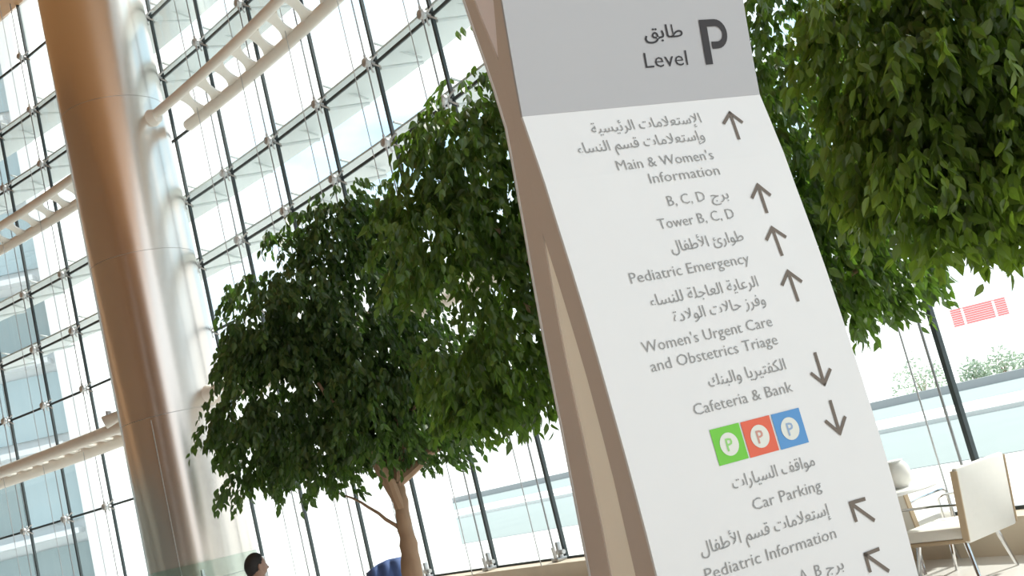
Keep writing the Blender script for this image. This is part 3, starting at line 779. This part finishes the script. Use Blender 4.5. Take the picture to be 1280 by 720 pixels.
# ------------------------------------------------------------------ furniture
M_cush = mat('cream white upholstery', (0.80, 0.775, 0.72), 0.7, noise=0.03, nscale=20)
M_tan = mat('tan seat edge', (0.52, 0.40, 0.27), 0.6)
M_chr = mat('chrome', (0.7, 0.7, 0.7), 0.12, 1.0)
M_wtab = mat('white table', (.85, .85, .84), .3)
def lounge_chair(label, loc, rz, group):
    t = thing('lounge_chair', label, 'chair', loc, rz, group)
    # local: chair faces +y, back at -y
    bm = bmesh.new(); box(bm, (0, .02, .36), (.52, .56, .09), None, .025); obj('seat', bm, M_cush, t, smooth=True)
    bm = bmesh.new(); box(bm, (0, 0.02, .30), (.50, .54, .03), None, .01); obj('seat_shell', bm, M_tan, t, smooth=True)
    bm = bmesh.new(); Mx = Matrix.Translation((0, -.29, .30)) @ Matrix.Rotation(math.radians(7), 4, 'X')
    box(bm, (0, 0, .26), (.62, .05, .54), Mx, .02); obj('backrest', bm, M_cush, t, smooth=True)
    for s in (-1, 1):
        bm = bmesh.new(); box(bm, (.315 * s, .0, .26), (.012, .056, .50), Mx, .004); obj('back_edge', bm, M_tan, t)
    for s in (-1, 1):
        bm = bmesh.new(); tube(bm, [(.27 * s, -.28, .56), (.29 * s, -.1, .575), (.29 * s, .22, .575), (.29 * s, .27, .55), (.28 * s, .27, .34)], .010, 8); obj('arm_rail', bm, M_chr, t, smooth=True)
    for sx_ in (-1, 1):
        for sy_ in (-1, 1):
            bm = bmesh.new(); tube(bm, [(.20 * sx_, .20 * sy_, .30), (.24 * sx_, .26 * sy_, 0)], [.02, .013], 8); obj('leg', bm, M_chr, t, smooth=True)
    return t
pp = at(1232, 622, 8.5)
lounge_chair('cream white lounge chair seen from behind at the lower right corner', (pp.x - .6 * .33, pp.y + .8 * .33, 0), math.radians(37), 'cream lounge chairs at the right')
pp = at(1133, 650, 9.5)
lounge_chair('cream white lounge chair half hidden behind the sign edge', (pp.x, pp.y + .1, 0), math.radians(-50), 'cream lounge chairs at the right')
tp = at(1120, 612, 8.95)
t = thing('cafe_table', 'round white table with thin top, mostly behind the sign edge', 'table', (tp.x - .06, tp.y - .05, 0))
bm = bmesh.new(); lathe(bm, [(.34, .70), (.35, .712), (.34, .725)], 36); obj('table_top', bm, M_wtab, t, smooth=True)
bm = bmesh.new(); tube(bm, [(0, 0, .01), (0, 0, .70)], .03, 12); obj('pedestal', bm, M_chr, t, smooth=True)
bm = bmesh.new(); lathe(bm, [(.24, 0), (.24, .008), (.04, .03)], 28); obj('base', bm, M_chr, t, smooth=True)
cp = at(1119, 588, 8.9)
t = thing('round_vase', 'white rounded vase on the white table beside the sign edge', 'vase', (cp.x, cp.y, .725))
bm = bmesh.new(); lathe(bm, [(.06, 0), (.10, .04), (.11, .10), (.10, .16), (.07, .20)], 24); obj('vase_body', bm, M_cush, t, smooth=True)
bm = bmesh.new(); lathe(bm, [(.07, .20), (.075, .21), (.06, .212)], 20); obj('rim', bm, M_wtab, t, smooth=True)

# chair with blue jacket behind the trunk
jp = at(487, 720, 12.4)
ch = thing('side_chair', 'chair under a blue jacket behind the tree trunk', 'chair', (jp.x, jp.y, 0), 0.2)
M_dk = mat('dark chair metal', (.05, .06, .08), .4)
bm = bmesh.new(); box(bm, (0, .22, .45), (.42, .42, .04), None, .01); obj('seat', bm, M_dk, ch)
bm = bmesh.new(); box(bm, (0, 0, .74), (.40, .025, .30), None, .01); obj('backrest', bm, M_dk, ch)
for sx_ in (-1, 1):
    for sy_ in (0.03, .40):
        bm = bmesh.new(); tube(bm, [(.18 * sx_, sy_, .0), (.18 * sx_, sy_, .43 if sy_ > .1 else .86)], .013, 8); obj('leg', bm, M_dk, ch, smooth=True)
M_blue = mat('blue cloth', (0.075, 0.13, 0.32), .8, noise=.45, nscale=5)
V = []; Fc = []; nu, nv_ = 26, 22
topz = at(489, 700, 12.4).z
for a in range(nu + 1):
    for b_ in range(nv_ + 1):
        u = a / nu * 2 - 1; v = b_ / nv_
        s = (v - .42); x = u * (.22 + .05 * abs(s)) ; 
        drop = abs(s) ** 1.15 * 1.1; round_ = 1 - .35 * abs(u) ** 3
        y = (.055 + .05 * abs(s)) * math.tanh(s * 9) + .016 * math.sin(u * 11 + s * 2)
        z = topz - drop * .95 - .035 * abs(u) ** 4 - .05 * max(0, -u) 
        V.append((jp.x + x * math.cos(.2) - y * math.sin(.2), jp.y + x * math.sin(.2) + y * math.cos(.2), z))
for a in range(nu):
    for b_ in range(nv_):
        k = a * (nv_ + 1) + b_; Fc.append((k, k + 1, k + nv_ + 2, k + nv_ + 1))
jk = pydata('jacket', V, Fc, M_blue, smooth=True)
md = jk.modifiers.new('thick', 'SOLIDIFY'); md.thickness = .02
tag(jk, 'blue jacket draped over a chair back behind the tree trunk', 'jacket')

# ------------------------------------------------------------------ seated man, only his head in the frame
PD = 10.4
hc = at(317.5, 708, PD)       # head centre
ROT = math.radians(24)       # looks to the right
man = thing('person', 'man with short dark hair and a lilac shirt facing right, head at the bottom edge', 'person', (hc.x, hc.y, 0), 0)
def rt(p):                    # local frame: +x forward (the way he faces)
    c, s = math.cos(ROT + .25), math.sin(ROT + .25); return Vector((p[0] * c - p[1] * s, p[0] * s + p[1] * c, p[2]))
M_skin = mat('skin', (0.33, 0.20, 0.145), .5, noise=.05); M_hair = mat('black hair', (.014, .013, .013), .6, noise=.3, nscale=60, bump=.4)
M_shirt = mat('lilac shirt', (.50, .42, .48), .8); M_trou = mat('dark trousers', (.04, .045, .06), .8)
hz = hc.z - .01; sh = hz - .27; hip = hz - .27 - .46
sk = {'pel': (-.06, 0, hip), 'sp': (-.06, 0, hip + .2), 'ch': (-.03, 0, sh - .06), 'nk': (-.01, 0, sh + .03), 'nk2': (.01, 0, sh + .11), 'hd0': (.02, 0, hz - .06), 'hd': (.01, 0, hz)}
for s, nm_ in ((1, 'l'), (-1, 'r')):
    sk['sh' + nm_] = (-.03, .18 * s, sh - .03); sk['el' + nm_] = (.06, .24 * s, sh - .28); sk['wr' + nm_] = (.28, .16 * s, sh - .38); sk['pm' + nm_] = (.36, .13 * s, sh - .39)
    sk['hp' + nm_] = (.0, .10 * s, hip - .02); sk['kn' + nm_] = (.42, .13 * s, hip - .01); sk['an' + nm_] = (.42, .13 * s, .09); sk['to' + nm_] = (.58, .14 * s, .035)
    for q in range(4): sk['f%d' % q + nm_] = (.43 - .005 * q, (.155 - .02 * q) * s, sh - .40); sk['g%d' % q + nm_] = (.455 + (.01 if q in (1, 2) else 0), (.155 - .02 * q) * s, sh - .43)
    sk['t1' + nm_] = (.34, .095 * s, sh - .39); sk['t2' + nm_] = (.39, .075 * s, sh - .40)
rads = {'pel': .15, 'sp': .14, 'ch': .155, 'nk': .065, 'nk2': .055, 'hd0': .07, 'hd': .09, 'sh': .07, 'el': .043, 'wr': .028, 'pm': .034, 'hp': .095, 'kn': .06, 'an': .04, 'to': .035, 'f': .010, 'g': .008, 't': .011}
def rget(k):
    if k in rads: return rads[k]
    return rads.get(k[:2], rads.get(k[0], .03))
ed = [('pel', 'sp'), ('sp', 'ch'), ('ch', 'nk'), ('nk', 'nk2'), ('nk2', 'hd0'), ('hd0', 'hd')]
for s in 'lr':
    ed += [('ch', 'sh' + s), ('sh' + s, 'el' + s), ('el' + s, 'wr' + s), ('wr' + s, 'pm' + s), ('pel', 'hp' + s), ('hp' + s, 'kn' + s), ('kn' + s, 'an' + s), ('an' + s, 'to' + s), ('wr' + s, 't1' + s), ('t1' + s, 't2' + s)]
    for q in range(4): ed += [('pm' + s, 'f%d' % q + s), ('f%d' % q + s, 'g%d' % q + s)]
keys = list(sk); me = bpy.data.meshes.new('body'); me.from_pydata([tuple(rt(sk[k])) for k in keys], [(keys.index(a), keys.index(b)) for a, b in ed], [])
bo = bpy.data.objects.new('body', me); COL.objects.link(bo)
md = bo.modifiers.new('skin', 'SKIN'); me.skin_vertices.new() if not me.skin_vertices else None
for k, sv in zip(keys, me.skin_vertices[0].data): sv.radius = (rget(k), rget(k)); sv.use_root = (k == 'pel')
md2 = bo.modifiers.new('sub', 'SUBSURF'); md2.levels = 2; md2.render_levels = 2
bpy.context.view_layer.update()
me2 = bpy.data.meshes.new_from_object(bo.evaluated_get(bpy.context.evaluated_depsgraph_get())); bpy.data.objects.remove(bo)
me2.materials.clear(); me2.materials.append(M_skin); me2.materials.append(M_shirt); me2.materials.append(M_trou)
inv = lambda v: v
for p in me2.polygons:
    c = p.center; p.use_smooth = True
    lx = rt((1, 0, 0)).dot(Vector((c.x, c.y, 0))) ; 
    if c.z > sh + .045: p.material_index = 0
    elif c.z > hip + .02 and not (lx > .24 and c.z < sh - .3): p.material_index = 1
    elif c.z > sh - .5 and lx > .24 and c.z > hip + .07: p.material_index = 0
    else: p.material_index = 2
bodyo = link_mesh('body', me2, None, man)
# head with face
def head_pt(u, v):  # u around, v up (-1..1)
    th_ = u * 2 * math.pi; ph = v * math.pi / 2
    x = .098 * math.cos(ph) * math.cos(th_); y = .076 * math.cos(ph) * math.sin(th_); z = .118 * math.sin(ph)
    fr = max(0, math.cos(th_)) * math.cos(ph)
    if z < 0: x *= 1 - .10 * (-z / .118); y *= 1 - .30 * (-z / .118) ** 1.3
    if z < -.02 and fr > .4: x += .012 * fr
    az = abs(math.atan2(math.sin(th_), math.cos(th_)))
    if az < .30 and -.045 < z < .02: x += .026 * (1 - az / .30) * (1 - abs(z + .022) / .045)       # nose
    for ey in (-.42, .42):
        dd = math.hypot(math.atan2(math.sin(th_ - ey), math.cos(th_ - ey)) / .25, (z - .012) / .018)
        if dd < 1: x -= .010 * (1 - dd)
    if az < .35 and abs(z + .062) < .012: x += .006 * (1 - abs(z + .062) / .012)                   # lips
    return Vector((x, y, z))
def hmesh(scale, off, keep):
    V = []; Fc = []; nu, nv_ = 64, 44
    for b_ in range(nv_ + 1):
        for a in range(nu): V.append(rt(tuple(head_pt(a / nu, b_ / nv_ * 2 - 1) * scale)) + rt((.015, 0, 0)) + Vector((0, 0, hz)) + Vector(off))
    for b_ in range(nv_):
        for a in range(nu):
            if keep(a / nu, (b_ + .5) / nv_ * 2 - 1): Fc.append((b_ * nu + a, b_ * nu + (a + 1) % nu, (b_ + 1) * nu + (a + 1) % nu, (b_ + 1) * nu + a))
    return V, Fc
V, Fc = hmesh(1.0, (0, 0, 0), lambda u, v: True); pydata('head', V, Fc, M_skin, man, True)
def hk(u, v):
    a = abs(math.atan2(math.sin(u * 2 * math.pi), math.cos(u * 2 * math.pi)))
    return v > (.50 if a < .9 else (.50 - (a - .9) * .9 if a < 1.5 else -.10 - (a - 1.5) * .30))
V, Fc = hmesh(1.07, (0, 0, .004), hk); pydata('hair', V, Fc, M_hair, man, True)
for s in (-1, 1):
    bm = bmesh.new(); bmesh.ops.create_uvsphere(bm, u_segments=14, v_segments=10, radius=1)
    for v in bm.verts:
        q = Vector((v.co.x * .020 + .008, (.078 + v.co.y * .010 + (v.co.x < 0) * .006) * s, v.co.z * .032 - .008)); v.co = rt(tuple(q)) + rt((.012, 0, 0)) + Vector((0, 0, hz))
    obj('ear', bm, M_skin, man, smooth=True)
bn = thing('bench', 'low bench under the seated man', 'bench', (hc.x + .1, hc.y, 0), ROT + .25)
sz = hip - .13
bm = bmesh.new(); box(bm, (-.05, 0, sz - .03), (.46, 1.4, .06), None, .01); obj('seat_board', bm, M_tan, bn)
for s in (-1, 1):
    bm = bmesh.new(); box(bm, (-.05, .55 * s, (sz - .06) / 2), (.38, .06, sz - .06), None, .005); obj('leg', bm, M_tan, bn)
